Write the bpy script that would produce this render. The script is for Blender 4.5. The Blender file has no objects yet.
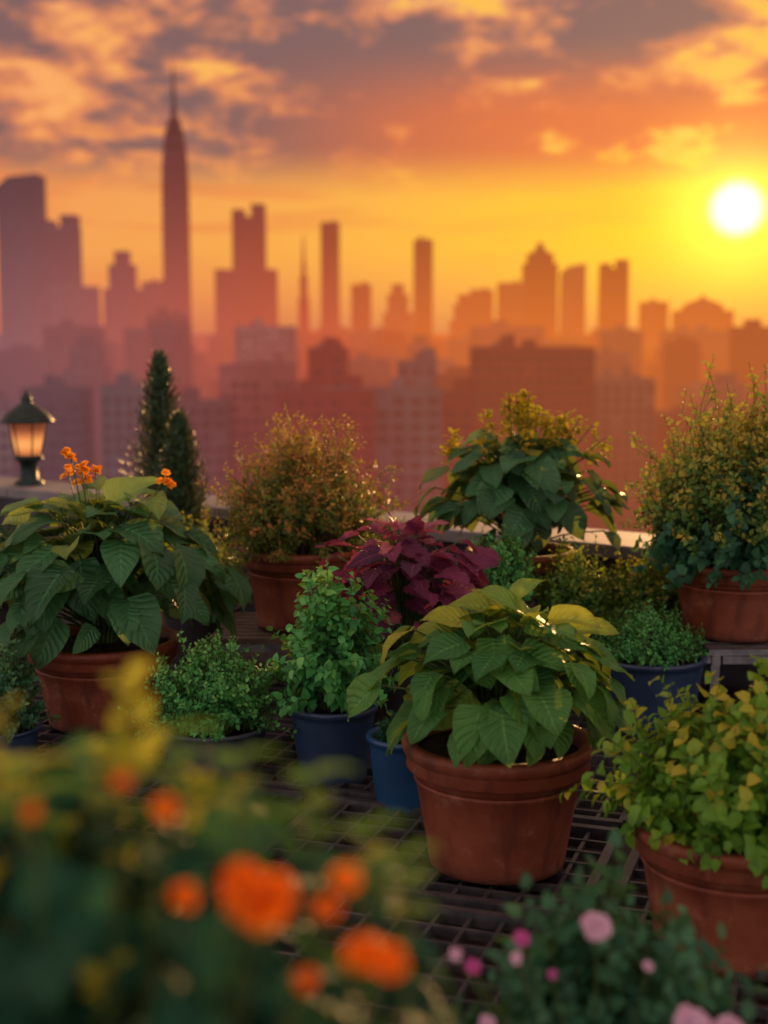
import bpy, math, random
from mathutils import Vector, Matrix
scene = bpy.context.scene
PI = math.pi
Z = Vector((0,0,1))
SUN_AZ, SUN_EL = math.radians(13.9), math.radians(4.7)
SDIR = Vector((math.sin(SUN_AZ)*math.cos(SUN_EL), math.cos(SUN_AZ)*math.cos(SUN_EL), math.sin(SUN_EL)))

# ---------------------------------------------------------------- node helper
class NT:
    def __init__(s, tree):
        s.t = tree; s.n = tree.nodes; s.l = tree.links; s.n.clear()
    def new(s, typ, **kw):
        nd = s.n.new(typ)
        for k, v in kw.items(): setattr(nd, k, v)
        return nd
    def put(s, sock, v):
        if isinstance(v, bpy.types.NodeSocket): s.l.new(v, sock)
        elif v is not None:
            if hasattr(sock.default_value, '__len__') and len(sock.default_value) == 4 and len(v) == 3: v = (*v, 1)
            sock.default_value = v
    def m(s, op, a, b=None, c=None, clamp=False):
        nd = s.new('ShaderNodeMath', operation=op); nd.use_clamp = clamp
        s.put(nd.inputs[0], a)
        if b is not None: s.put(nd.inputs[1], b)
        if c is not None: s.put(nd.inputs[2], c)
        return nd.outputs[0]
    def v(s, op, a, b=None):
        nd = s.new('ShaderNodeVectorMath', operation=op)
        s.put(nd.inputs[0], a)
        if b is not None: s.put(nd.inputs[1], b)
        return nd.outputs['Value'] if op in ('LENGTH', 'DOT_PRODUCT') else nd.outputs[0]
    def mix(s, f, a, b, mode='MIX'):
        nd = s.new('ShaderNodeMix', data_type='RGBA', blend_type=mode)
        s.put(nd.inputs[0], f); s.put(nd.inputs[6], a); s.put(nd.inputs[7], b)
        return nd.outputs[2]
    def ss(s, x, lo, hi, a=0.0, b=1.0):
        nd = s.new('ShaderNodeMapRange', interpolation_type='SMOOTHSTEP')
        s.put(nd.inputs[0], x)
        nd.inputs[1].default_value = lo; nd.inputs[2].default_value = hi
        nd.inputs[3].default_value = a; nd.inputs[4].default_value = b
        return nd.outputs[0]
    def noise(s, vec, scale, detail=4, rough=.5, dist=0.0):
        nd = s.new('ShaderNodeTexNoise')
        if vec is not None: s.put(nd.inputs['Vector'], vec)
        nd.inputs['Scale'].default_value = scale; nd.inputs['Detail'].default_value = detail
        nd.inputs['Roughness'].default_value = rough; nd.inputs['Distortion'].default_value = dist
        return nd.outputs['Fac']
    def ramp(s, f, pts):
        nd = s.new('ShaderNodeValToRGB'); cr = nd.color_ramp
        while len(cr.elements) < len(pts): cr.elements.new(0.5)
        for e, (p, c) in zip(cr.elements, pts):
            e.position = p; e.color = (*c, 1)
        s.put(nd.inputs[0], f); return nd.outputs[0]
    def attr(s, name):
        nd = s.new('ShaderNodeAttribute'); nd.attribute_name = name; return nd.outputs['Fac']
    def bump(s, h, strength=.3, dist=.01):
        nd = s.new('ShaderNodeBump'); s.put(nd.inputs['Height'], h)
        nd.inputs['Strength'].default_value = strength; nd.inputs['Distance'].default_value = dist
        return nd.outputs[0]
    def bsdf(s, col, rough=.6, normal=None, metal=0.0, spec=.5):
        nd = s.new('ShaderNodeBsdfPrincipled')
        s.put(nd.inputs['Base Color'], col); s.put(nd.inputs['Roughness'], rough)
        nd.inputs['Metallic'].default_value = metal
        nd.inputs['Specular IOR Level'].default_value = spec
        if normal is not None: s.put(nd.inputs['Normal'], normal)
        return nd.outputs[0]
    def out(s, sh, world=False):
        nd = s.new('ShaderNodeOutputWorld' if world else 'ShaderNodeOutputMaterial')
        s.l.new(sh, nd.inputs['Surface'])

def mat(name):
    m = bpy.data.materials.new(name); m.use_nodes = True
    return m, NT(m.node_tree)

# ---------------------------------------------------------------- materials
def leaf_mat(name, dark, light, tip=None, vein=None, veins=False, rough=.45, trans=.4, tcol=None, spec=.3, tm=.6):
    m, t = mat(name)
    r = t.attr('rnd')
    col = t.mix(t.ss(r, 0.0, .75), dark, light)
    if tip: col = t.mix(t.ss(r, .72, 1.0), col, tip)
    nrm = None
    if veins:
        geo = t.new('ShaderNodeNewGeometry')
        n1 = t.noise(geo.outputs['Position'], 60, 2)
        col = t.mix(t.ss(n1, .3, .75, 0, .35), col, t.mix(.5, col, (.01,.02,.005)))
        uv = t.new('ShaderNodeUVMap').outputs[0]
        sx = t.new('ShaderNodeSeparateXYZ'); t.put(sx.inputs[0], uv)
        u = t.m('MULTIPLY', t.m('ABSOLUTE', t.m('SUBTRACT', sx.outputs[0], .5)), 2)
        mid = t.ss(u, .02, .08, 1, 0)
        ph = t.m('FRACT', t.m('SUBTRACT', t.m('MULTIPLY', sx.outputs[1], 8), t.m('MULTIPLY', u, 2.2)))
        ad = t.m('ABSOLUTE', t.m('SUBTRACT', ph, .5))
        side = t.ss(ad, .02, .10, 1, 0)
        vm = t.m('MAXIMUM', mid, t.m('MULTIPLY', side, .45))
        col = t.mix(t.m('MULTIPLY', vm, .45), col, vein or tuple(min(1, c*1.9+.02) for c in light))
        puff = t.ss(ad, 0, .4)
        nrm = t.bump(t.m('ADD', t.m('MULTIPLY', n1, .5), t.m('MULTIPLY', puff, .8)), .7, .005)
    pb = t.bsdf(col, rough, nrm, spec=spec)
    tr = t.new('ShaderNodeBsdfTranslucent')
    t.put(tr.inputs[0], t.mix(tm, col, tcol or (.44,.48,.03)))
    mx = t.new('ShaderNodeMixShader'); mx.inputs[0].default_value = trans
    t.l.new(pb, mx.inputs[1]); t.l.new(tr.outputs[0], mx.inputs[2])
    t.out(mx.outputs[0]); return m

M = {}
M['leaf_a'] = leaf_mat('leaf_broad', (.018,.10,.042), (.065,.25,.095), (.26,.36,.05), veins=True, trans=.35, rough=.40, spec=.4)
M['leaf_b'] = leaf_mat('leaf_main', (.04,.20,.06), (.13,.38,.085), (.48,.50,.05), veins=True, trans=.45, rough=.48)
M['leaf_c'] = leaf_mat('leaf_round', (.018,.09,.045), (.06,.22,.09), (.30,.30,.03), veins=True, trans=.35, rough=.40, spec=.4)
M['leaf_sm'] = leaf_mat('leaf_small', (.025,.11,.025), (.11,.28,.05), (.40,.36,.04))
M['leaf_br'] = leaf_mat('leaf_bright', (.02,.16,.05), (.085,.42,.11), (.20,.54,.13), trans=.3)
M['leaf_ol'] = leaf_mat('leaf_olive', (.04,.10,.02), (.15,.21,.035), (.48,.19,.05))
M['leaf_og'] = leaf_mat('leaf_goldgreen', (.025,.11,.03), (.12,.25,.045), (.46,.36,.05), trans=.35)
M['leaf_ye'] = leaf_mat('leaf_yellowgreen', (.045,.20,.025), (.17,.40,.04), (.50,.46,.04))
M['blossom'] = leaf_mat('yellow_blossom', (.25,.22,.02), (.60,.42,.03), (.80,.45,.03), trans=.5)
M['leaf_dk'] = leaf_mat('leaf_dark', (.006,.045,.030), (.025,.12,.065), (.14,.26,.05), veins=True, trans=.22, tcol=(.12,.32,.05), spec=.12, rough=.6)
M['leaf_bl'] = leaf_mat('leaf_bluegreen', (.018,.09,.055), (.06,.22,.11), (.15,.31,.11), tcol=(.22,.42,.06), trans=.3, spec=.25)
M['conifer'] = leaf_mat('conifer_needles', (.010,.036,.020), (.03,.08,.036), (.08,.11,.03), trans=.12)
M['purple'] = leaf_mat('coleus_leaf', (.055,.022,.07), (.25,.05,.13), (.70,.22,.24), vein=(.62,.14,.26), veins=True, tcol=(.65,.10,.14))
M['petal_o'] = leaf_mat('petal_orange', (.90,.15,.01), (1,.27,.015), (1,.42,.04), tcol=(1,.34,.02), rough=.7, spec=.1, trans=.5)
M['petal_y'] = leaf_mat('petal_yellow', (.85,.28,.01), (.98,.45,.03), (1,.6,.05), tcol=(1,.5,.03), rough=.6)
M['petal_p'] = leaf_mat('petal_pink', (.58,.30,.46), (.74,.50,.64), (.8,.66,.76), tcol=(.9,.6,.7), rough=.6, trans=.2)
M['petal_m'] = leaf_mat('petal_magenta', (.46,.05,.28), (.62,.12,.40), (.7,.2,.4), tcol=(.8,.1,.3), rough=.6, trans=.2)

def simple(name, c1, c2, scale, rough=.6, bump=.2, bd=.004, metal=0.0, spec=.5, detail=4):
    m, t = mat(name)
    tc = t.new('ShaderNodeTexCoord').outputs['Object']
    n = t.noise(tc, scale, detail, .6)
    n2 = t.noise(tc, scale*8, 2, .6)
    col = t.mix(t.ss(n, .35, .68), c1, c2)
    t.out(t.bsdf(col, rough, t.bump(t.m('ADD', n, t.m('MULTIPLY', n2, .4)), bump, bd), metal, spec))
    return m
M['stem'] = simple('stem', (.04,.09,.02), (.08,.12,.03), 30)
M['twig'] = simple('twig', (.05,.04,.02), (.09,.06,.03), 30)
M['soil'] = simple('soil', (.012,.008,.005), (.035,.022,.014), 40, .95, 1, .02)
M['concrete'] = simple('concrete_coping', (.17,.16,.17), (.27,.25,.25), 3, .7, .3)
M['wallin'] = simple('parapet_render', (.03,.03,.04), (.07,.065,.078), 4, .85, .4)
M['metal'] = simple('galvanised_metal', (.16,.16,.17), (.30,.30,.32), 15, .38, .1, .002, .7)
M['grate'] = simple('dark_grate_plastic', (.045,.047,.052), (.095,.095,.10), 18, .32, .15, .002, .2)
M['wood'] = simple('weathered_wood', (.05,.035,.025), (.11,.08,.055), 12, .7, .4)
M['blue'] = simple('blue_glazed_pot', (.016,.036,.085), (.030,.062,.13), 5, .36, .08)
M['blue2'] = simple('bright_blue_pot', (.010,.05,.13), (.015,.075,.19), 5, .35, .08)
M['grey'] = simple('grey_pot', (.035,.045,.07), (.065,.075,.10), 5, .5, .1)
M['dark'] = simple('dark_pot', (.022,.020,.022), (.045,.038,.04), 5, .5, .1)
M['green_metal'] = simple('lantern_green_metal', (.01,.022,.02), (.03,.055,.045), 12, .45, .2, .003, .5)

def terracotta():
    m, t = mat('terracotta')
    tc = t.new('ShaderNodeTexCoord').outputs['Object']
    info = t.new('ShaderNodeObjectInfo').outputs['Random']
    off = t.new('ShaderNodeCombineXYZ'); t.put(off.inputs[0], t.m('MULTIPLY', info, 20))
    p = t.v('ADD', tc, off.outputs[0])
    n = t.noise(p, 7, 5, .62); n2 = t.noise(p, 90, 3, .6)
    sc = t.v('MULTIPLY', p, (1,1,.25)); streak = t.noise(sc, 22, 4, .6)
    col = t.mix(t.ss(n, .3, .7), (.18,.040,.020), (.27,.076,.036))
    col = t.mix(t.ss(streak, .48, .68, 0, .6), col, (.085,.026,.018))
    col = t.mix(t.ss(t.noise(p, 14, 5, .7), .55, .68, 0, .4), col, (.36,.19,.13))
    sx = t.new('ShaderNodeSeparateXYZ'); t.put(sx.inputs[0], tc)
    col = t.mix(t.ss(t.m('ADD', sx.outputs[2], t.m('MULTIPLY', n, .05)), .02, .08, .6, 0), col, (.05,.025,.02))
    t.out(t.bsdf(col, t.ss(n, .2, .8, .42, .7), t.bump(t.m('ADD', n2, t.m('MULTIPLY', streak, .6)), .3, .003), spec=.4))
    return m
M['terra'] = terracotta()

def floor_mat():
    m, t = mat('roof_paving')
    p = t.new('ShaderNodeNewGeometry').outputs['Position']
    rot = t.new('ShaderNodeVectorRotate', rotation_type='Z_AXIS'); t.put(rot.inputs['Vector'], p); rot.inputs['Angle'].default_value = .36
    br = t.new('ShaderNodeTexBrick'); t.put(br.inputs['Vector'], rot.outputs[0])
    br.inputs['Scale'].default_value = 1.0; br.inputs['Brick Width'].default_value = .6; br.inputs['Row Height'].default_value = .6
    br.inputs['Mortar Size'].default_value = .008; br.offset = 0
    br.inputs['Color1'].default_value = (.026,.020,.020,1); br.inputs['Color2'].default_value = (.042,.030,.027,1); br.inputs['Mortar'].default_value = (.008,.007,.007,1)
    n = t.noise(p, 5, 6, .65); n2 = t.noise(p, 60, 3, .6)
    col = t.mix(t.ss(n, .4, .7, 0, .6), br.outputs[0], (.015,.014,.016))
    h = t.m('ADD', t.m('MULTIPLY', br.outputs['Fac'], -1), t.m('MULTIPLY', n2, .4))
    t.out(t.bsdf(col, t.ss(n, .3, .65, .4, .8), t.bump(h, .5, .006), spec=.3))
    return m
M['floor'] = floor_mat()

# aerial haze painted on as emission, by distance, height and bearing to the sun
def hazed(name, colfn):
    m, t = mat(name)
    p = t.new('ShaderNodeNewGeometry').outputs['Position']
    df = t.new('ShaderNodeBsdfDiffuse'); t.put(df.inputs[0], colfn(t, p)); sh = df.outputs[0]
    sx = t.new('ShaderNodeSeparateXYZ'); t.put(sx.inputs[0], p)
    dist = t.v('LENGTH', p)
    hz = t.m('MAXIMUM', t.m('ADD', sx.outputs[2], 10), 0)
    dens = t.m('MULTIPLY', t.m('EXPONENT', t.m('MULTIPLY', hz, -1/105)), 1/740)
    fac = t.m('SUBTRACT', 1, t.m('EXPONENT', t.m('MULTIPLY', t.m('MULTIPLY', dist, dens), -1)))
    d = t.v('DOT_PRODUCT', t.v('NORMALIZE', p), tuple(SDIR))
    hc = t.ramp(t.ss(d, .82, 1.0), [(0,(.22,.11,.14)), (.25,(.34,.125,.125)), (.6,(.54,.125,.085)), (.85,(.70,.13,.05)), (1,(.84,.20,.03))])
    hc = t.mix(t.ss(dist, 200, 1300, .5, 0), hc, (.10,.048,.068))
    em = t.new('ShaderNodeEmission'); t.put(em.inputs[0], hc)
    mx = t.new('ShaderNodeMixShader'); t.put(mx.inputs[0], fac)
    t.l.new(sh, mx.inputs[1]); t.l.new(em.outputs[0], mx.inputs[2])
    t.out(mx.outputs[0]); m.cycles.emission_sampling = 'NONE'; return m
def wallcol(c):
    def f(t, p):
        n = t.noise(p, .05, 3, .6)
        return t.mix(t.ss(n, .3, .7), tuple(x*.75 for x in c), tuple(min(1,x*1.15) for x in c))
    return f
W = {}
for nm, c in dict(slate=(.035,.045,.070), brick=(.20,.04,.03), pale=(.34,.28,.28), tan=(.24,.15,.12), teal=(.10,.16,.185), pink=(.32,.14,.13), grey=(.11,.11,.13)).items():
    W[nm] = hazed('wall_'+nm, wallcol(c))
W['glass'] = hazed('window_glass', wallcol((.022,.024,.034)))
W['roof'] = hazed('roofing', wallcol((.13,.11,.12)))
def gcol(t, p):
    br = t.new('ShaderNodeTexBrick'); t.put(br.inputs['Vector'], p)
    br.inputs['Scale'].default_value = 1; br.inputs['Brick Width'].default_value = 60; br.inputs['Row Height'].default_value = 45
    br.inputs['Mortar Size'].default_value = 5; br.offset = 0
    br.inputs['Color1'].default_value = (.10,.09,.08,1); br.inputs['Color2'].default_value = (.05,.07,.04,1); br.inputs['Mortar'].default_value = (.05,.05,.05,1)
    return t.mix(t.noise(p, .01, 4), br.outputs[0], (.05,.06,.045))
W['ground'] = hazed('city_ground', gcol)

# ---------------------------------------------------------------- mesh buffer
class Buf:
    def __init__(s): s.v=[]; s.f=[]; s.uv=[]; s.r=[]; s.m=[]
    def add(s, verts, faces, uvs=None, rnd=.5, mi=0):
        o = len(s.v); s.v += [tuple(x) for x in verts]
        s.f += [tuple(i+o for i in f) for f in faces]
        s.uv += uvs if uvs else [(0,0)]*len(verts)
        s.r += [rnd]*len(verts); s.m += [mi]*len(faces)
    def box(s, a, b, mi=0, M4=None):
        x0,y0,z0 = a; x1,y1,z1 = b
        vs = [Vector(q) for q in ((x0,y0,z0),(x1,y0,z0),(x1,y1,z0),(x0,y1,z0),(x0,y0,z1),(x1,y0,z1),(x1,y1,z1),(x0,y1,z1))]
        if M4: vs = [M4 @ q for q in vs]
        s.add(vs, [(0,3,2,1),(4,5,6,7),(0,1,5,4),(1,2,6,5),(2,3,7,6),(3,0,4,7)], mi=mi)
    def obj(s, name, mats, parent=None, smooth=True, loc=None):
        me = bpy.data.meshes.new(name); me.from_pydata(s.v, [], s.f)
        for m in mats: me.materials.append(m)
        me.polygons.foreach_set('material_index', s.m)
        me.polygons.foreach_set('use_smooth', [smooth]*len(s.f))
        uvl = me.uv_layers.new(name='UVMap'); li = [0]*len(me.loops); me.loops.foreach_get('vertex_index', li)
        flat = [c for i in li for c in s.uv[i]]; uvl.data.foreach_set('uv', flat)
        a = me.attributes.new('rnd', 'FLOAT', 'POINT'); a.data.foreach_set('value', s.r)
        me.update()
        ob = bpy.data.objects.new(name, me); scene.collection.objects.link(ob)
        if loc: ob.location = loc
        if parent: ob.parent = parent
        return ob
def empty(name, loc=(0,0,0), rz=0):
    e = bpy.data.objects.new(name, None); scene.collection.objects.link(e); e.location = loc; e.rotation_euler[2] = rz
    e.empty_display_size = .1; return e

def leaf(b, base, d, up, L, Wd, curl=.8, fold=.25, shape='ovate', rnd=.5, mi=0, ns=7, nt=2, teeth=0, wave=.12, ph=0.0):
    d = d.normalized(); side = d.cross(up)
    if side.length < 1e-4: side = d.cross(Vector((1,.3,0)))
    side.normalize(); n = side.cross(d).normalized()
    pos = Vector(base); vs=[]; uvs=[]; step=L/ns
    for i in range(ns+1):
        s = i/ns; a = curl*(s**1.3)
        tan = d*math.cos(a) - n*math.sin(a); nn = n*math.cos(a) + d*math.sin(a)
        if i: pos = pos + tan*step
        if shape == 'ovate': w = math.sin(PI*min(1,s**.62))**.85
        elif shape == 'round': w = math.sin(PI*s**.75)**.6 if 0<s<1 else 0
        elif shape == 'petal': w = math.sin(PI*(s*.86)**1.5 if s<1 else PI*.8)**.7
        else: w = math.sin(PI*s)
        w = max(w, 0)*Wd*.5
        if teeth and 0<i<ns: w *= 1 + (.16 if i%2 else -.10)*teeth
        for j in range(-nt, nt+1):
            t = j/nt
            off = fold*abs(t)*w + wave*math.sin(s*9+ph+(2 if t>0 else 0))*t*t*Wd*.5
            vs.append(pos + side*(t*w) + nn*off - tan*(abs(t)**2*w*.25 if s<.5 else 0)); uvs.append((t*.5+.5, s))
    k = 2*nt+1
    fs = [(i*k+j, i*k+j+1, (i+1)*k+j+1, (i+1)*k+j) for i in range(ns) for j in range(k-1)]
    b.add(vs, fs, uvs, max(0,min(1,rnd)), mi)

def tube(b, pts, r0, r1, mi=1, sides=5, rnd=.5):
    vs=[]; n=len(pts)
    for i,p in enumerate(pts):
        t = (pts[min(i+1,n-1)]-pts[max(i-1,0)]).normalized()
        u = t.cross(Vector((.3,1,.1))).normalized(); w = t.cross(u)
        r = r0+(r1-r0)*i/(n-1)
        for k in range(sides):
            a = 2*PI*k/sides; vs.append(p+u*math.cos(a)*r+w*math.sin(a)*r)
    fs = [(i*sides+k, i*sides+(k+1)%sides, (i+1)*sides+(k+1)%sides, (i+1)*sides+k) for i in range(n-1) for k in range(sides)]
    b.add(vs, fs, None, rnd, mi)
def bez(a, c, e, n=6):
    return [a*(1-t)**2 + c*2*t*(1-t) + e*t*t for t in [i/n for i in range(n+1)]]

def lathe(b, prof, seg=56, mi=0):
    vs=[]; n=len(prof)
    for r,z in prof:
        for k in range(seg):
            a=2*PI*k/seg; vs.append((r*math.cos(a), r*math.sin(a), z))
    fs=[(i*seg+k, i*seg+(k+1)%seg, (i+1)*seg+(k+1)%seg, (i+1)*seg+k) for i in range(n-1) for k in range(seg)]
    b.add(vs, fs, mi=mi)

def pot(parent, rt, rb, h, m, style='terra', name='pot'):
    b = Buf()
    if style == 'terra':
        bh = h*.23; lip = rt*.08
        rs = rb+(rt-lip*1.2-rb)*.98
        prof = [(0,.002),(rb*.92,.002),(rb,.008),(rb*1.01,.02)]
        for i in range(1,6):
            s=i/6; prof.append((rb+(rs-rb)*s, .02+(h-bh-.02)*s))
        prof += [(rs,h-bh-.004),(rs+.003,h-bh),(rt-.008,h-bh+.002),(rt-.003,h-bh+.008),(rt-.005,h-bh*.55),(rt-.003,h-bh*.50),(rt+.001,h-bh*.44),(rt+.006,h-.018),(rt+.007,h-.009),(rt+.004,h-.002),(rt-.002,h),(rt-.016,h),(rt-.021,h-.006),(rt-.026,h-bh),(rb*.9,.05)]
        k = 7
        z = h-bh-.022; r = rb+(rs-rb)*(z-.02)/(h-bh-.02)
        prof[k+1:k+1] = [(r-.0005,z-.006),(r+.0035,z-.002),(r+.0035,z+.003),(r+.001,z+.007)]
    else:
        prof = [(0,.002),(rb*.94,.002),(rb,.008)]+[(rb+(rt-rb)*s*.97, h*s) for s in (.15,.35,.6,.85)]+[(rt*.97,h*.91),(rt+.003,h*.925),(rt+.006,h*.97),(rt+.003,h-.001),(rt-.004,h),(rt-.010,h-.003),(rt-.014,h*.9),(rb*.9,.03)]
    lathe(b, prof)
    b.obj(name, [m], parent)
    s = Buf(); rr = rt-.02; vs=[(0,0,h-.018)]; rg = random.Random(int(rt*1e4))
    for ring in range(1,5):
        for k in range(24):
            a=2*PI*k/24; q=rr*ring/4; vs.append((q*math.cos(a),q*math.sin(a),h-.03+rg.uniform(-.005,.008)))
    fs=[(0,1+k,1+(k+1)%24) for k in range(24)]
    for r_ in range(3):
        for k in range(24):
            fs.append((1+r_*24+k,1+(r_+1)*24+k,1+(r_+1)*24+(k+1)%24,1+r_*24+(k+1)%24))
    s.add(vs,fs); s.obj('soil',[M['soil']],parent)

def pol(az, el=0): return Vector((math.cos(az)*math.cos(el), math.sin(az)*math.cos(el), math.sin(el)))

def broad(b, r, h0, R, H, n, L, Wd, top=.5, shape='ovate', curl=(.3,1.0), low=-18, mi=0, sm=1, teeth=0, ns=7, k=.78, drop=.55, lumpy=.12, yel=.10):
    """dome of overlapping blades that face outwards like shingles, each on its own petiole"""
    c = Vector((0,0,h0-.02)); f1=r.uniform(0,6.28); f2=r.uniform(0,6.28)
    for i in range(n):
        u = (i+.5)/n; az = i*2.39996+r.uniform(-.5,.5)
        e = math.radians(90 - (u**.85)*(90-low) + r.uniform(-10,10))
        layer = 1.0 if i%3 else r.uniform(.55,.8)
        q = layer*r.uniform(.84,1.08)*(1+lumpy*math.sin(az*3+f1)*math.cos(e)+lumpy*.7*math.sin(az*5+f2))
        o = pol(az); ce, se = math.cos(e), math.sin(e)
        p = c + o*(ce*R*k*q) + Z*(H*.36 + se*H*.58*q)
        d = o*(.55+.35*ce) + Z*(se*.35 - drop*ce + r.uniform(-.28,.28)) + pol(r.uniform(0,6.28))*.38
        up = o*(ce*.9+.15) + Z*(se+.45) + pol(r.uniform(0,6.28))*.32
        l = L*r.uniform(.6,1.15)*(1 if u>.12 else .8)
        rn = r.uniform(.05,.68) + (top if u<.25 else 0)*r.uniform(.2,1) + (.3 if r.random()<yel else 0)
        p = p - d.normalized()*l*.35
        leaf(b, p, d, up, l, Wd*l/L*r.uniform(.85,1.12), r.uniform(*curl), r.uniform(.10,.40), shape, rn, mi, ns, 2, teeth, .13, r.uniform(0,6))
        base = c + o*R*.10*r.random() - Z*.01
        ctl = c + o*(ce*R*.2) + Z*max(.05,(p.z-c.z)*.8)
        tube(b, bez(base, ctl, p, 5), .004, .0022, sm)

def fine(b, r, h0, R, H, stems, nl, L, Wd, el=(5,88), spread=.5, up=.5, mi=0, sm=1, bias=.2, curl=.4, start=.2, nsl=2, wander=.06, base_r=.25, pw=1.0, arch=.28, lump=.13, sr=.0024):
    c = Vector((0,0,h0-.02))
    for i in range(stems):
        az = i*2.39996+r.uniform(-.4,.4)
        e = math.radians(el[0] + (el[1]-el[0])*(r.random()**pw))
        q = r.uniform(.70,1.04)*(1+lump*math.sin(az*3+R*40)+lump*.6*math.sin(az*7+e*5)); o = pol(az)
        tip = c + o*(math.cos(e)*R*q) + Z*(math.sin(e)*H*q + H*.06)
        a = c + o*R*base_r*r.random()
        ctl = a + (tip-a)*.45 + Z*H*arch
        pts = bez(a, ctl, tip, 7)
        for j in range(2,8): pts[j] = pts[j]+Vector((r.uniform(-1,1),r.uniform(-1,1),r.uniform(-1,1)))*wander*R*.4
        tube(b, pts, sr, .0008, sm, 3)
        for j in range(nl):
            s = start+(1-start)*(j+r.random())/nl; x = s*7; k0=min(int(x),6); f=x-k0
            p = pts[k0]*(1-f)+pts[k0+1]*f
            t = (pts[k0+1]-pts[k0]).normalized()
            a2 = j*2.4+r.uniform(-.5,.5); side = t.cross(pol(a2, r.uniform(-.5,.5)))
            d = side.normalized()*spread + t*.5 + Z*up*r.uniform(-.1,.6)
            l = L*r.uniform(.6,1.2)*(1.05-.35*s)
            leaf(b, p, d, Z*.7+o*.7+pol(r.uniform(0,6.28))*.4, l, Wd*l/L, curl*r.uniform(0,1.6), .3, 'lance' if nsl<3 else 'ovate', r.uniform(0,.55)+bias*s*s*(.6+.6*math.sin(e)) + (r.random()<.12)*.25, mi, nsl, 1)

def flower(b, r, p, nrm, R, mi, layers=3, pet=9, rnd=.5):
    t1 = nrm.cross(Vector((.3,.9,.2))).normalized(); t2 = nrm.cross(t1)
    for k in range(layers):
        for i in range(pet):
            a = 2*PI*(i+.5*(k%2))/pet + r.uniform(-.15,.15)
            el = .15 + k*(1.1/layers)
            d = (t1*math.cos(a)+t2*math.sin(a))*math.cos(el)+nrm*math.sin(el)
            leaf(b, p, d, nrm, R*(1-.18*k)*r.uniform(.85,1.1), R*.75, .35, -.2, 'petal', rnd+r.uniform(-.3,.3), mi, 4, 1, wave=.05)

def plant(name, x, y, z, rz=0): return empty(name, (x,y,z), rz)

# ================================================================= POTTED PLANTS
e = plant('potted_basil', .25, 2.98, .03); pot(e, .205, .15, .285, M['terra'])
r = random.Random(5); b = Buf()
broad(b, r, .29, .29, .31, 160, .130, .098, .65, low=-14, k=.86, curl=(.25,.9), yel=.18)
for (x,y,z,dx,dz,l) in [(.05,-.03,.565,-.5,.55,.13),(.10,-.05,.56,1.0,.25,.12),(.02,0,.58,.5,.8,.10),(.0,.02,.56,-.9,.4,.12),(.14,-.02,.53,1,.15,.12),(.06,-.06,.55,.1,.3,.10),(-.06,-.04,.55,-1,.25,.12),(-.10,.0,.52,-1,.1,.11)]:
    p=Vector((x,y,z)); tube(b,bez(Vector((0,0,.28)),Vector((x*.4,y*.4,.45)),p),.004,.0025,1)
    leaf(b,p,Vector((dx,-.35,dz)),Z+Vector((0,-.5,0)),l,l*.62,r.uniform(.3,.9),.3,'ovate',r.uniform(.8,1),0,8,2,0,.1,r.uniform(0,6))
b.obj('foliage', [M['leaf_b'], M['stem']], e)

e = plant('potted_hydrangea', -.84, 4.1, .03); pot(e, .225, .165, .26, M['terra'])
r = random.Random(11); b = Buf()
broad(b, r, .28, .41, .44, 195, .170, .118, .45, low=-22, k=.86, curl=(.3,1.0), lumpy=.15, yel=.14)
for i in range(8):
    o = pol(r.uniform(0,6.28)); tip = Vector((0,0,.26))+o*r.uniform(.02,.2)+Z*r.uniform(.46,.52)
    if i < 2: tip = Vector((-.07+.03*i,-.05,.81-.03*i))
    if i in (2,3): tip = Vector((.17+.03*i*.5,-.05,.745-.02*(i-2)))
    tube(b, bez(Vector((0,0,.26)), Vector((tip.x*.3,tip.y*.3,.5)), tip), .004, .002, 1)
    for j in range(5):
        flower(b, r, tip+Vector((r.uniform(-.018,.018),r.uniform(-.02,.02),r.uniform(-.015,.015))), (Z+pol(r.uniform(0,6.28))*.7).normalized(), .014, 2, 2, 7)
b.obj('foliage', [M['leaf_a'], M['stem'], M['petal_y']], e)

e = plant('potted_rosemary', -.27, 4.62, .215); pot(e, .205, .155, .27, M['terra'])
r = random.Random(21); b = Buf()
fine(b, r, .27, .37, .41, 400, 32, .028, .013, el=(-4,88), spread=.7, bias=.85, wander=.16, base_r=.5, arch=.10, start=.35, sr=.0018)
b.obj('foliage', [M['leaf_ol'], M['twig']], e)

e = plant('potted_coleus', .06, 3.98, .03); pot(e, .145, .105, .28, M['dark'], 'plain')
r = random.Random(31); b = Buf()
broad(b, r, .28, .27, .37, 145, .120, .066, .5, low=-15, teeth=1, ns=13, k=.88, curl=(.2,.8), drop=.35, yel=.3)
b.obj('foliage', [M['purple'], M['stem']], e)

e = plant('potted_parsley', -.135, 3.60, .0); pot(e, .115, .085, .225, M['blue'], 'plain')
r = random.Random(41); b = Buf()
fine(b, r, .235, .19, .34, 150, 18, .040, .028, el=(0,88), spread=.9, bias=.45, nsl=3, start=.3, curl=.7, arch=.12, lump=.18)
b.obj('foliage', [M['leaf_br'], M['stem']], e)

e = plant('potted_thyme', -.46, 3.66, .0); pot(e, .150, .115, .155, M['grey'], 'plain')
r = random.Random(51); b = Buf()
fine(b, r, .165, .225, .22, 300, 22, .022, .014, el=(0,85), spread=.7, bias=.5, base_r=.5, arch=.15)
b.obj('foliage', [M['leaf_br'], M['stem']], e)

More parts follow.
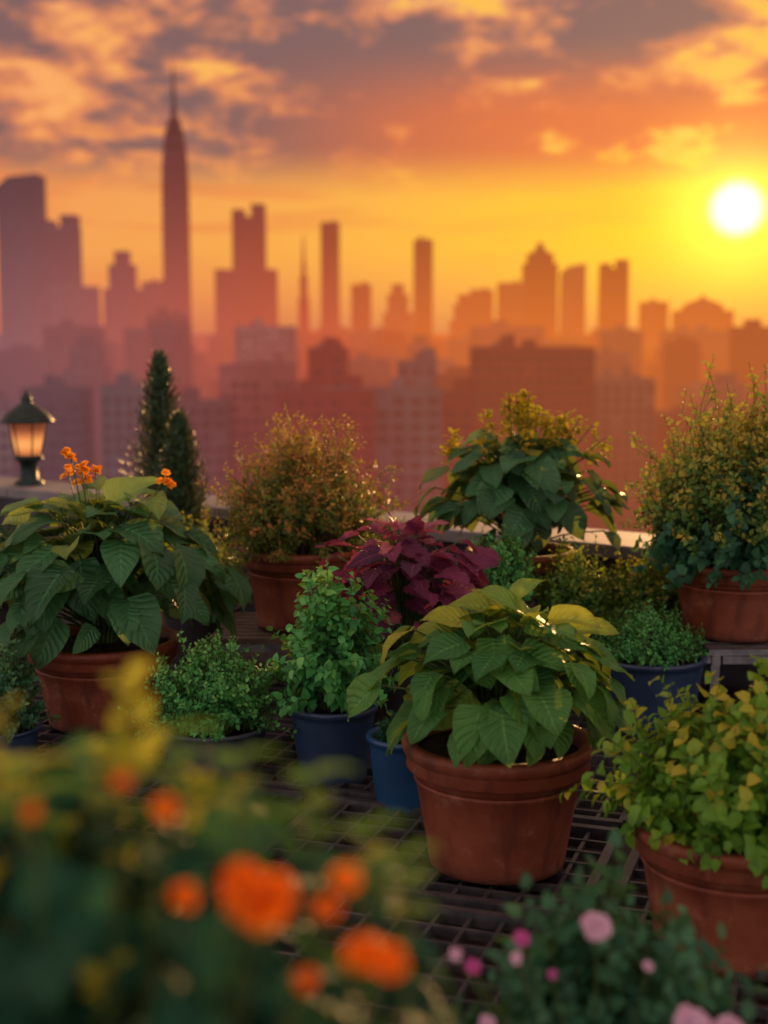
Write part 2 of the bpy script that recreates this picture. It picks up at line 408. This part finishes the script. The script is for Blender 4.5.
e = plant('potted_lemon_balm', .46, 4.66, .215); pot(e, .18, .135, .255, M['terra'])
r = random.Random(61); b = Buf()
broad(b, r, .265, .33, .40, 165, .135, .108, .25, 'ovate', (.2,.9), -12, k=.86)
for i in range(46):
    o = pol(r.uniform(0,6.28)); rr_ = r.uniform(.02,.30)
    tip = Vector((0,0,.255))+o*rr_+Z*(r.uniform(.47,.55)-rr_*.5)
    st = bez(Vector((0,0,.3)), Vector((tip.x*.4,tip.y*.4,.5)), tip)
    tube(b, st, .003, .0015, 1)
    for j in range(22):
        q = tip - Z*r.uniform(0,.07)+pol(r.uniform(0,6.28))*r.uniform(0,.024)
        leaf(b, q, pol(r.uniform(0,6.28), r.uniform(0,1.2)), Z, .026, .018, .5, .3, 'round', r.uniform(.2,1), 2, 3, 1)
b.obj('foliage', [M['leaf_c'], M['stem'], M['blossom']], e)

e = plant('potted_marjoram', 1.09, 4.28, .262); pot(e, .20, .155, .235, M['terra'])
r = random.Random(71); b = Buf()
fine(b, r, .245, .40, .52, 380, 30, .030, .019, el=(6,88), spread=.8, bias=.75, wander=.16, base_r=.5, arch=.10, start=.35, sr=.0018)
fine(b, r, .245, .34, .32, 210, 11, .050, .038, el=(-12,66), spread=.9, bias=0, mi=2, nsl=3, base_r=.6, curl=.9, arch=.12)
b.obj('foliage', [M['leaf_og'], M['twig'], M['leaf_bl']], e)

e = plant('potted_oregano', .79, 4.08, .02); pot(e, .165, .13, .225, M['blue'], 'plain')
r = random.Random(81); b = Buf()
fine(b, r, .225, .18, .15, 320, 18, .018, .011, el=(2,88), spread=.7, bias=.4, base_r=.8, arch=.1)
b.obj('foliage', [M['leaf_br'], M['stem']], e)

for (nm,x,y,rt,h,R,H,mt,seed,n) in [('potted_sage',.60,4.38,.12,.26,.17,.26,'leaf_sm',91,170),('potted_savory',.84,4.50,.12,.27,.20,.20,'leaf_og',92,200),
        ('potted_mint',.36,4.32,.11,.36,.16,.22,'leaf_br',93,150),('potted_lavender',-.66,4.95,.14,.22,.24,.30,'leaf_og',94,160),('potted_fennel',1.02,4.66,.10,.27,.14,.18,'leaf_sm',97,110),
        ('potted_chives',.06,3.40,.10,.20,.10,.08,'leaf_dk',95,60),('potted_shrub',-1.06,3.75,.11,.12,.15,.24,'leaf_bl',96,130),('potted_shrub',-1.35,4.8,.16,.3,.3,.3,'leaf_dk',98,140)]:
    e = plant(nm, x, y, .0); pot(e, rt, rt*.78, h, M['blue2'] if nm=='potted_chives' else (M['blue'] if seed in (92,96) else M['dark']), 'plain')
    r = random.Random(seed); b = Buf()
    fine(b, r, h, R, H, n, 20, .026, .015, el=(0,86), spread=.6, bias=.5, base_r=.6, arch=.15)
    b.obj('foliage', [M[mt], M['stem']], e)

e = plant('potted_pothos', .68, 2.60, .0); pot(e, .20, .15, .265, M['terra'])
r = random.Random(101); b = Buf()
fine(b, r, .275, .29, .255, 220, 15, .044, .033, el=(-8,86), spread=.85, bias=.5, nsl=3, base_r=.6, curl=.8, arch=.14, lump=.16)
b.obj('foliage', [M['leaf_ye'], M['stem']], e)

# blurred foreground marigold bush
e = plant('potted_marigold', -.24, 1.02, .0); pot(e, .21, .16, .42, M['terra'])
r = random.Random(111); b = Buf()
broad(b, r, .42, .33, .485, 420, .080, .052, .35, low=-22, k=.88, lumpy=.09, yel=.15)
fine(b, r, .42, .25, .47, 30, 8, .036, .02, el=(46,84), spread=.7, bias=.9, mi=3, nsl=3, start=.86, arch=.12)
for (X,Y_,zz,l) in [(-.20,.95,.91,.045),(-.15,.97,.915,.04),(-.10,.94,.905,.04),(-.245,.92,.905,.045),(-.05,.95,.89,.035),(-.01,.93,.86,.035),(.015,.93,.84,.035)]:
    p0=Vector((X+.24,Y_-1.02,zz-.13)); p1=Vector((X+.24,Y_-1.02,zz)); tube(b,bez(p0,(p0+p1)/2,p1),.003,.002,1)
    for j in range(7): leaf(b,p1-Z*.008*j,pol(j*2.4,.4),Z,l*r.uniform(.6,1),.02,.5,.3,'ovate',r.uniform(.3,1),3,4,1)
for (X,zz,R_) in [(-.077,.855,.019),(-.088,.868,.014),(-.064,.862,.013),(-.012,.822,.013),(.004,.817,.012),(-.121,.859,.009),(-.132,.914,.008),(-.035,.851,.008),(-.023,.870,.009),(-.048,.805,.008),(-.158,.931,.006),(-.213,.911,.006)]:
    p = Vector((X+.24, -.205, zz)); tube(b, bez(Vector((p.x*.5,p.y*.5,.5)), Vector((p.x*.8,p.y*.8,zz-.12)), p), .003, .002, 1)
    flower(b, r, p, Vector((r.uniform(-.6,.6),-.6,.7)).normalized(), R_, 2, 4, 9)
b.obj('foliage', [M['leaf_dk'], M['stem'], M['petal_o'], M['leaf_ye']], e)

# flowering plant, bottom right
e = plant('potted_geranium', .28, 1.72, .0); pot(e, .15, .11, .20, M['dark'], 'plain')
r = random.Random(121); b = Buf()
fine(b, r, .20, .27, .28, 200, 14, .042, .028, el=(-5,86), spread=.8, bias=.1, nsl=3, base_r=.6, arch=.15)
for X,Y,zz,R_,mi in [(.25,1.57,.505,.019,2),(.35,1.50,.418,.024,2),(.39,1.50,.408,.022,2),(.163,1.58,.485,.010,3),(.155,1.56,.47,.008,2),(.105,1.58,.45,.010,3),(.085,1.58,.465,.009,2),(.12,1.54,.40,.010,2),(.20,1.58,.44,.006,3),(.31,1.56,.46,.007,2)]:
    p = Vector((X-.28,Y-1.72,zz)); tube(b, bez(Vector((p.x*.4,p.y*.4,.25)), Vector((p.x*.8,p.y*.8,zz-.08)), p), .003, .002, 1)
    flower(b, r, p, Vector((r.uniform(-.3,.3),-.7,.65)).normalized(), R_, mi, 4, 8)
b.obj('foliage', [M['leaf_bl'], M['stem'], M['petal_p'], M['petal_m']], e)

for x,y,hh,rr,seed in [(-.95,5.95,1.05,.16,131),(-.83,5.66,.80,.13,132)]:
    e = plant('potted_cypress_tree', x, y, 0); pot(e, .14, .11, .24, M['terra'])
    r = random.Random(seed); b = Buf(); H = hh-.24
    tube(b, [Vector((0,0,.22+H*.9*i/6)) for i in range(7)], .016, .003, 1, 7)
    for i in range(420):
        s = i/420; zz = .27+H*s*.96
        prof_ = rr*math.sin(PI*min(1,(.12+.88*s)**.75))**.8*(.85+.15*math.sin(i*.9)) + .008
        az = i*2.39996; o = pol(az)
        a = Vector((0,0,zz-.03)); tip = o*prof_*r.uniform(.75,1.08)+Z*(zz+.06)
        tube(b, [a,(a+tip)*.5+o*.01,tip], .002, .001, 1, 3)
        for j in range(15):
            f = (j+1)/15; p = a*(1-f)+tip*f
            leaf(b, p, o*.5+Z*.9+pol(r.uniform(0,6.28))*.6, o, r.uniform(.02,.032), .010, .2, .2, 'lance', r.uniform(0,.5)+f*.35, 0, 2, 1)
    b.obj('crown', [M['conifer'], M['twig']], e)

# ================================================================= ROOF TERRACE
A = math.atan2(-.69, 1.0)
u_ = Vector((math.cos(A), math.sin(A), 0)); nrm_ = Vector((-u_.y, u_.x, 0))
P0 = Vector((-.645, 5.88, 0))
def on(s, t, z): q = P0+u_*s+nrm_*t; return Vector((q.x,q.y,z))
b = Buf(); b.add([on(-7,.0,0), on(7,.0,0), on(7,-12,0), on(-7,-12,0)], [(0,1,2,3)])
b.obj('rooftop_floor', [M['floor']])
e = empty('parapet_wall', P0, A)
b = Buf(); b.box((-7,.02,-.4),(7,.28,.40)); b.obj('wall',[M['wallin']],e,False)
b = Buf()
for i in range(10):
    x0=-7+i*1.4
    b.box((x0+.003,-.02,.403),(x0+1.397,.32,.452))
ob = b.obj('coping',[M['concrete']],e,False); bv=ob.modifiers.new('b','BEVEL'); bv.width=.006; bv.segments=2
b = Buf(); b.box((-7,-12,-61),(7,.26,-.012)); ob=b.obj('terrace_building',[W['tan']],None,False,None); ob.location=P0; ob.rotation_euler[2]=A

def grate(x,y,w,d,rz,z=.006):
    e = empty('metal_grate',(x,y,z),rz); b = Buf()
    for s in (-1,1):
        b.box((-w/2,s*d/2-.011,0),(w/2,s*d/2+.011,.030)); b.box((s*w/2-.011,-d/2+.0115,.001),(s*w/2+.011,d/2-.0115,.029))
    n = round(d/.07)
    for i in range(1,n):
        yy=-d/2+d*i/n; b.box((-w/2+.0115,yy-.0045,.004),(w/2-.0115,yy+.0045,.0225))
    m_ = round(w/.07)
    for i in range(1,m_):
        xx=-w/2+w*i/m_; b.box((xx-.0045,-d/2+.0115,.006),(xx+.0045,d/2-.0115,.0205))
    b.obj('bars',[M['grate']],e,False)
RG = -.33
cg,sg = math.cos(RG), math.sin(RG)
for i in range(-2,3):
    for j in range(-1,3):
        lx,ly = i*.80, j*.56
        X=.12+lx*cg-ly*sg; Y=3.05+lx*sg+ly*cg
        if Y<4.7 and Y>2.0: grate(X,Y,.74,.50,RG)
def bench(name,x0,x1,y0,y1,h,top,frame,slat=.055):
    e = empty(name,(0,0,0)); b=Buf(); n=max(2,int((y1-y0)/slat))
    for i in range(n):
        a=y0+(y1-y0)*i/n; b.box((x0,a+.006,h-.018),(x1,a+(y1-y0)/n-.006,h))
    b.obj('slats',[top],e,False); b=Buf()
    for xx in (x0+.02,x1-.02):
        for yy in (y0+.02,y1-.02): b.box((xx-.013,yy-.013,0),(xx+.013,yy+.013,h-.045))
        b.box((xx-.0125,y0-.005,h-.045),(xx+.0125,y1+.005,h-.0185))
    for yy in (y0-.003,y1-.018): b.box((x0-.01,yy,h-.04),(x0+.005,yy+.02,h-.02)); b.box((x0+.04,yy,h-.042),(x1-.04,yy+.02,h-.019))
    b.obj('frame',[frame],e,False)
bench('plant_bench',-.56,.67,4.42,4.86,.213,M['wood'],M['metal'])
bench('plant_stand',.965,1.40,4.06,4.50,.26,M['metal'],M['metal'],.045)

# lantern on parapet
lx = P0+u_*(-1.42)+nrm_*.14
e = empty('lantern',(lx.x,lx.y,.452))
b=Buf(); lathe(b,[(0,0),(.07,0),(.072,.01),(.062,.02),(.045,.03),(.042,.10),(.05,.115),(.07,.125),(.072,.135),(.0,.136)],32); b.obj('base',[M['green_metal']],e)
b=Buf()
for k in range(6):
    a=2*PI*k/6; p0=Vector((.062*math.cos(a),.062*math.sin(a),.135)); p1=Vector((.094*math.cos(a),.094*math.sin(a),.305)); tube(b,[p0,(p0+p1)/2,p1],.004,.004,0,6)
lathe(b,[(.06,.134),(.068,.134),(.068,.145),(.06,.145)],6); b.obj('frame',[M['green_metal']],e)
b=Buf(); lathe(b,[(.10,.303),(.13,.305),(.127,.315),(.098,.35),(.055,.382),(.028,.397),(.024,.41),(.030,.418),(.020,.43),(.008,.45),(0,.46)],32); lathe(b,[(0,.304),(.10,.303)],32); b.obj('cap',[M['green_metal']],e)
m,t = mat('lantern_glass'); em=t.new('ShaderNodeEmission')
oz=t.new('ShaderNodeSeparateXYZ'); t.put(oz.inputs[0], t.new('ShaderNodeTexCoord').outputs['Object'])
hot=t.ss(t.m('ABSOLUTE',t.m('SUBTRACT',oz.outputs[2],.20)),0,.09,1,0)
t.put(em.inputs[0], t.mix(hot,(.9,.18,.05),(1,.40,.10))); t.put(em.inputs[1], t.m('ADD',t.m('MULTIPLY',hot,.8),.15))
df=t.bsdf((.25,.12,.08),.3); ad=t.new('ShaderNodeAddShader'); t.l.new(em.outputs[0],ad.inputs[0]); t.l.new(df,ad.inputs[1]); t.out(ad.outputs[0])
b=Buf(); lathe(b,[(.056,.14),(.088,.304)],24); b.obj('glass',[m],e)

# ================================================================= CITY
G0=-60.0
b=Buf(); n=64; R_=25000
b.add([(0,0,G0)]+[(R_*math.cos(2*PI*k/n),R_*math.sin(2*PI*k/n),G0) for k in range(n)],[(0,1+k,1+(k+1)%n) for k in range(n)])
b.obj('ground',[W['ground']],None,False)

def bld_mesh(w,d,h,wall,r,style='block',fh=3.6):
    b=Buf(); wf=r.uniform(.16,.30); hf=r.uniform(.38,.6); bay=r.uniform(2.8,4.2)
    def block(x0,x1,y0,y1,z0,z1,win=True,mi=0):
        b.box((x0,y0,z0),(x1,y1,z1),mi)
        b.box((x0-.2,y0-.2,z1+.01),(x1+.2,y1+.2,z1+.9),mi); b.box((x0+.4,y0+.4,z1+.91),(x1-.4,y1-.4,z1+1.0),2)
        if not win: return
        nf=max(1,int((z1-z0)/fh))
        for (ax,lo,hi,fix,sg_) in (('x',x0,x1,y0,-1),('x',x0,x1,y1,1),('y',y0,y1,x0,-1),('y',y0,y1,x1,1)):
            nc=max(2,int((hi-lo)/bay)); cw=(hi-lo)/nc
            for f in range(nf):
                za=z0+fh*f+1.0; zb=za+fh*hf
                if zb>z1-.4: continue
                for c in range(nc):
                    if r.random()<.07: continue
                    a=lo+cw*c+cw*wf; e2=lo+cw*(c+1)-cw*wf; o=fix+sg_*.05
                    vs=[(a,o,za),(e2,o,za),(e2,o,zb),(a,o,zb)] if ax=='x' else [(o,a,za),(o,e2,za),(o,e2,zb),(o,a,zb)]
                    b.add(vs,[(0,1,2,3)],mi=1)
    hw,hd=w/2,d/2
    if style=='block':
        block(-hw,hw,-hd,hd,0,h)
        for i in range(r.randint(1,3)):
            x=r.uniform(-hw*.6,hw*.4); y=r.uniform(-hd*.6,hd*.4); s=r.uniform(2.5,5); b.box((x,y,h+1.01),(x+s,y+s*.8,h+1+r.uniform(2,4)),0)
        x=r.uniform(-hw*.7,hw*.5); b.box((x,-hd*.3,h+1.01),(x+1.6,-hd*.3+1.2,h+2.4),2)
        b.box((x+3,0,h+1.01),(x+3.12,.12,h+6),2)
    elif style=='step':
        block(-hw,hw,-hd,hd,0,h*.72); block(-hw*.72,hw*.72,-hd*.72,hd*.72,h*.72+1.0,h*.9); block(-hw*.42,hw*.42,-hd*.42,hd*.42,h*.9+1.0,h)
    elif style=='crown':
        block(-hw,hw,-hd,hd,0,h*.86); block(-hw*.75,hw*.75,-hd*.75,hd*.75,h*.86+1.0,h*.93); lathe(b,[(hw*.55,0),(hw*.3,h*.04),(.3,h*.09)],8)
        for i in range(len(b.v)-24,len(b.v)): v=b.v[i]; b.v[i]=(v[0],v[1],v[2]+h*.93+1)
    elif style=='slant':
        block(-hw,hw,-hd,hd,0,h*.95)
        z=h*.95+1.02; vs=[(-hw,-hd,z),(hw,-hd,z),(hw,hd,z),(-hw,hd,z),(-hw*.4,-hd,h+1),(hw,-hd,h+4),(hw,hd,h+4),(-hw*.4,hd,h+1)]
        b.add(vs,[(0,1,5,4),(1,2,6,5),(2,3,7,6),(3,0,4,7),(4,5,6,7)])
    elif style=='dome':
        block(-hw,hw,-hd,hd,0,h*.9)
        q=len(b.v); lathe(b,[(hw*.8,0),(hw*.8,h*.03),(hw*.7,h*.07),(hw*.4,h*.11),(hw*.12,h*.14),(.5,h*.19)],16)
        for i in range(q,len(b.v)): v=b.v[i]; b.v[i]=(v[0],v[1],v[2]+h*.9+1)
    elif style=='notch':
        block(-hw,hw,-hd,hd,0,h*.93); block(-hw,-hw*.3,-hd*.8,hd*.8,h*.93+1.02,h*.97,False); block(hw*.2,hw,-hd*.8,hd*.8,h*.93+1.02,h,False)
    return b
def put_bld(name,x,y,ztop,w,d,wall,style='block',seed=0):
    r=random.Random(seed or (int(x*7+y*3)))
    b=bld_mesh(w,d,ztop-G0,wall,r,style)
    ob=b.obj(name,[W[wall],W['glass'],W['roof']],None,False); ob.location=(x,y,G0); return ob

r=random.Random(1); b=Buf(); secs=[(14,0),(14,190),(13.2,225),(12,248),(10,262),(7.5,272),(4.6,280)]
for i in range(len(secs)-1):
    (a,z0),(c,z1)=secs[i],secs[i+1]
    n=8; vs=[]
    for rr_,zz in ((a,z0),(c,z1)):
        for k in range(n):
            an=2*PI*(k+.5)/n; vs.append((rr_*math.cos(an)*1.05,rr_*math.sin(an)*1.05,zz))
    b.add(vs,[(k,(k+1)%n,n+(k+1)%n,n+k) for k in range(n)])
    for f in range(int((z1-z0)/8)):
        zz=z0+f*8+2; rr_=a+(c-a)*(zz-z0)/(z1-z0)
        lathe(b,[(rr_*1.055,zz),(rr_*1.075,zz),(rr_*1.075,zz+3),(rr_*1.055,zz+3)],8,1)
b.box((-2.6,-2.6,280),(2.6,2.6,292)); lathe(b,[(2.2,292),(1.8,305),(1.2,322),(.5,336)],8)
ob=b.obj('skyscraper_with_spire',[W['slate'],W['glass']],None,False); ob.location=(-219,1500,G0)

sky_=[(-381,1500,158,43,40,'slate','slant'),(-337,1480,118,37,36,'slate','notch'),(-280,1520,84,36,34,'slate','step'),
(-142,1500,131,33,33,'slate','notch'),(-142,1465,62,62,34,'slate','block'),(-56,1480,111,19,20,'slate','block'),
(-24,1500,48,21,22,'slate','block'),(15,1540,50,32,30,'grey','step'),(43,1560,98,21,22,'slate','block'),
(135,1500,50,28,28,'grey','block'),(167,1520,92,35,35,'slate','crown'),(200,1500,67,24,26,'grey','slant'),(243,1500,74,28,28,'slate','notch'),
(286,1500,30,26,28,'grey','block'),(338,1500,30,56,44,'grey','dome'),(-246,1540,52,30,30,'grey','block'),(-430,1450,60,40,36,'slate','block'),
(-312,1430,44,44,30,'grey','block'),(85,1500,38,30,28,'grey','step'),(106,1540,44,24,28,'grey','block'),(-470,1500,120,36,36,'slate','step'),(-540,1520,90,44,36,'slate','block'),
(460,1500,14,40,36,'grey','block'),(520,1480,50,34,36,'grey','step'),(600,1500,48,44,40,'grey','block')]
for s in sky_: put_bld('skyscraper' if s[2]>60 else 'office_building',*s)
ob=put_bld('broadcast_tower',-85,1500,70,11,11,'slate','step')
b=Buf(); lathe(b,[(1.8,0),(1.3,14),(.5,30)],8); o2=b.obj('mast',[W['slate']],ob,False); o2.location=(0,0,131)

mid=[(-73,400,-15,13,14,'teal'),(-55,410,-20,20,18,'grey'),(-38,425,-10,22,18,'pink'),(-50,600,2,25,20,'pale'),(-16,395,-16,27,18,'brick'),(-17,430,-5,12,12,'brick'),
(6.6,400,-16,19,16,'teal'),(10,430,-9,12,12,'grey'),(21,398,-17,9,12,'brick'),(47,450,-5,38,20,'brick'),(80,480,-16,22,20,'tan'),(-100,430,-17,18,18,'grey'),(-118,420,-24,16,16,'pale')]
for s in mid: put_bld('apartment_building',*s)
r=random.Random(77)
shared=[]
for i in range(16):
    wall=r.choice(['brick','pale','tan','teal','pink','grey','grey','brick']); w=r.uniform(16,34); d=r.uniform(14,24)
    bb=bld_mesh(w,d,60,wall,r,r.choice(['block','block','block','step']))
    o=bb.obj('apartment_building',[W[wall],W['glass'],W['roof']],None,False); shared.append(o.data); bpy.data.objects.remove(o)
yy=150
while yy<1700:
    half=yy*.42+110; x=-half
    while x<half:
        x+=r.uniform(26,44)*(1+yy/1600)
        y=yy+r.uniform(-12,12)
        if y<380: top=r.uniform(-46,-34)+y*-.02
        elif y<700: top=r.uniform(-44,-16)
        else: top=r.uniform(-40,4)+ (r.random()<.2)*r.uniform(5,20)*(0.2 if x>y*.2 else 1)
        if any(abs(x-s[0])<(s[3]*.5+18) and abs(y-s[1])<28 for s in mid): continue
        if 1420<y<1580: continue
        o=bpy.data.objects.new('apartment_building', r.choice(shared)); scene.collection.objects.link(o)
        hh=(top-G0)/60; k=1 if y<900 else 1.4
        o.scale=(k,k,hh); o.location=(x,y,G0); o.rotation_euler[2]=r.choice([0,0,PI/2,.12,-.15])
    yy+=r.uniform(42,60)*(1+yy/2500)

# ================================================================= SKY
w=bpy.data.worlds.new('sky'); scene.world=w; w.use_nodes=True; t=NT(w.node_tree)
d=t.v('NORMALIZE', t.new('ShaderNodeTexCoord').outputs['Generated'])
sx=t.new('ShaderNodeSeparateXYZ'); t.put(sx.inputs[0], d); zc=sx.outputs[2]
dot=t.v('DOT_PRODUCT', d, tuple(SDIR))
zp=t.m('MULTIPLY', t.m('MAXIMUM', zc, 0), 2)
base=t.ramp(zp, [(0,(.66,.17,.09)),(.05,(.82,.24,.09)),(.11,(.92,.34,.09)),(.18,(.92,.33,.10)),(.26,(.88,.27,.09)),(.42,(.85,.31,.12)),(.60,(.75,.62,.66)),(1,(1,1,1))])
front=t.ss(dot,-.1,.80)
base=t.mix(front, t.ramp(zp,[(0,(1,.90,.95)),(.3,(1,1,1)),(1,(1,1,1))]), base)
base=t.mix(t.ss(dot,.5,-.1), base, (2.25,2.15,2.15))
dl=t.v('SUBTRACT', d, tuple(SDIR))
lb=t.v('LENGTH', t.v('MULTIPLY', t.v('ADD', dl, (0,0,.006)), (1,1,4.4)))
band=t.m('EXPONENT', t.m('MULTIPLY', t.m('MULTIPLY', lb, lb), -1/(2*.20**2)))
base=t.mix(t.m('MULTIPLY', band, .97), base, (1.05,.60,.004))
pv=t.v('MULTIPLY', d, (1,1,2.2))
n1=t.noise(t.v('ADD', pv, (3.1,.4,1.7)), 6.0, 4, .55, .3); n2=t.noise(t.v('ADD', pv, (5.2,2.0,.3)), 17, 5, .55, .25)
cn=t.m('ADD', t.m('MULTIPLY', n1, .45), t.m('MULTIPLY', n2, .55))
hz=t.ss(zc,.088,.128)
c0=t.ss(cn,.432,.500)
cm=t.m('MULTIPLY', c0, hz)
ccol=t.mix(t.ss(cn,.455,.55), (.66,.22,.11), (.19,.105,.115))
ccol=t.mix(t.m('MULTIPLY', t.ss(dot,.93,.995,0,.85), t.ss(zc,.20,.14)), ccol, (.82,.15,.035))
lit=t.mix(t.ss(dot,.86,.98), (1.0,.40,.14), (1.0,.52,.08))
gap=t.mix(t.m('MULTIPLY', t.ss(cn,.47,.41), t.ss(zc,.09,.14)), base, lit)
col=t.mix(t.m('MULTIPLY', cm, .95), gap, ccol)
n3=t.noise(t.v('MULTIPLY', d, (1,1,9)), 5, 4, .6)
st=t.m('MULTIPLY', t.ss(n3,.50,.62), t.m('MULTIPLY', t.ss(zc,.03,.06), t.ss(zc,.14,.10)))
col=t.mix(t.m('MULTIPLY', st, t.ss(dot,.94,.99,.45,.15)), col, (.82,.20,.06))
ln=t.v('LENGTH', dl)
g1=t.m('EXPONENT', t.m('MULTIPLY', t.m('MULTIPLY', ln, ln), -1/(2*.030**2)))
g2=t.m('EXPONENT', t.m('MULTIPLY', ln, -13))
col=t.mix(t.m('MULTIPLY',g2,.30), col, (1.0,.42,.01), 'ADD')
col=t.mix(g1, col, (.9,.62,.08), 'ADD')
disc=t.ss(ln,.010,.023,1,0)
col=t.mix(disc, col, (3.5,3.0,1.1), 'ADD')
bg=t.new('ShaderNodeBackground'); t.put(bg.inputs[0],col); bg.inputs[1].default_value=.95
sk=t.new('ShaderNodeTexSky'); sk.sky_type='NISHITA'; sk.sun_disc=False; sk.sun_elevation=SUN_EL; sk.sun_rotation=SUN_AZ
bg2=t.new('ShaderNodeBackground'); t.l.new(sk.outputs[0],bg2.inputs[0]); bg2.inputs[1].default_value=.003
ad=t.new('ShaderNodeAddShader'); t.l.new(bg.outputs[0],ad.inputs[0]); t.l.new(bg2.outputs[0],ad.inputs[1]); t.out(ad.outputs[0],True)
w.cycles.sampling_method='MANUAL'; w.cycles.sample_map_resolution=512

ld=bpy.data.lights.new('sun','SUN'); ld.energy=5.0; ld.angle=math.radians(.6); ld.color=(1,.54,.20)
lo=bpy.data.objects.new('sun',ld); scene.collection.objects.link(lo); lo.rotation_euler=(-SDIR).to_track_quat('-Z','Y').to_euler()

# ================================================================= CAMERA
cd=bpy.data.cameras.new('camera'); co=bpy.data.objects.new('camera',cd); scene.collection.objects.link(co)
cd.sensor_fit='VERTICAL'; cd.sensor_height=36; cd.lens=49.2; cd.clip_start=.05; cd.clip_end=40000
co.location=(0,0,1.2); co.rotation_euler=(math.radians(90-7.4),0,0)
cd.dof.use_dof=True; cd.dof.focus_distance=3.4; cd.dof.aperture_fstop=2.1; cd.dof.aperture_blades=0
scene.camera=co
scene.view_settings.view_transform='Standard'; scene.view_settings.look='None'; scene.view_settings.exposure=0
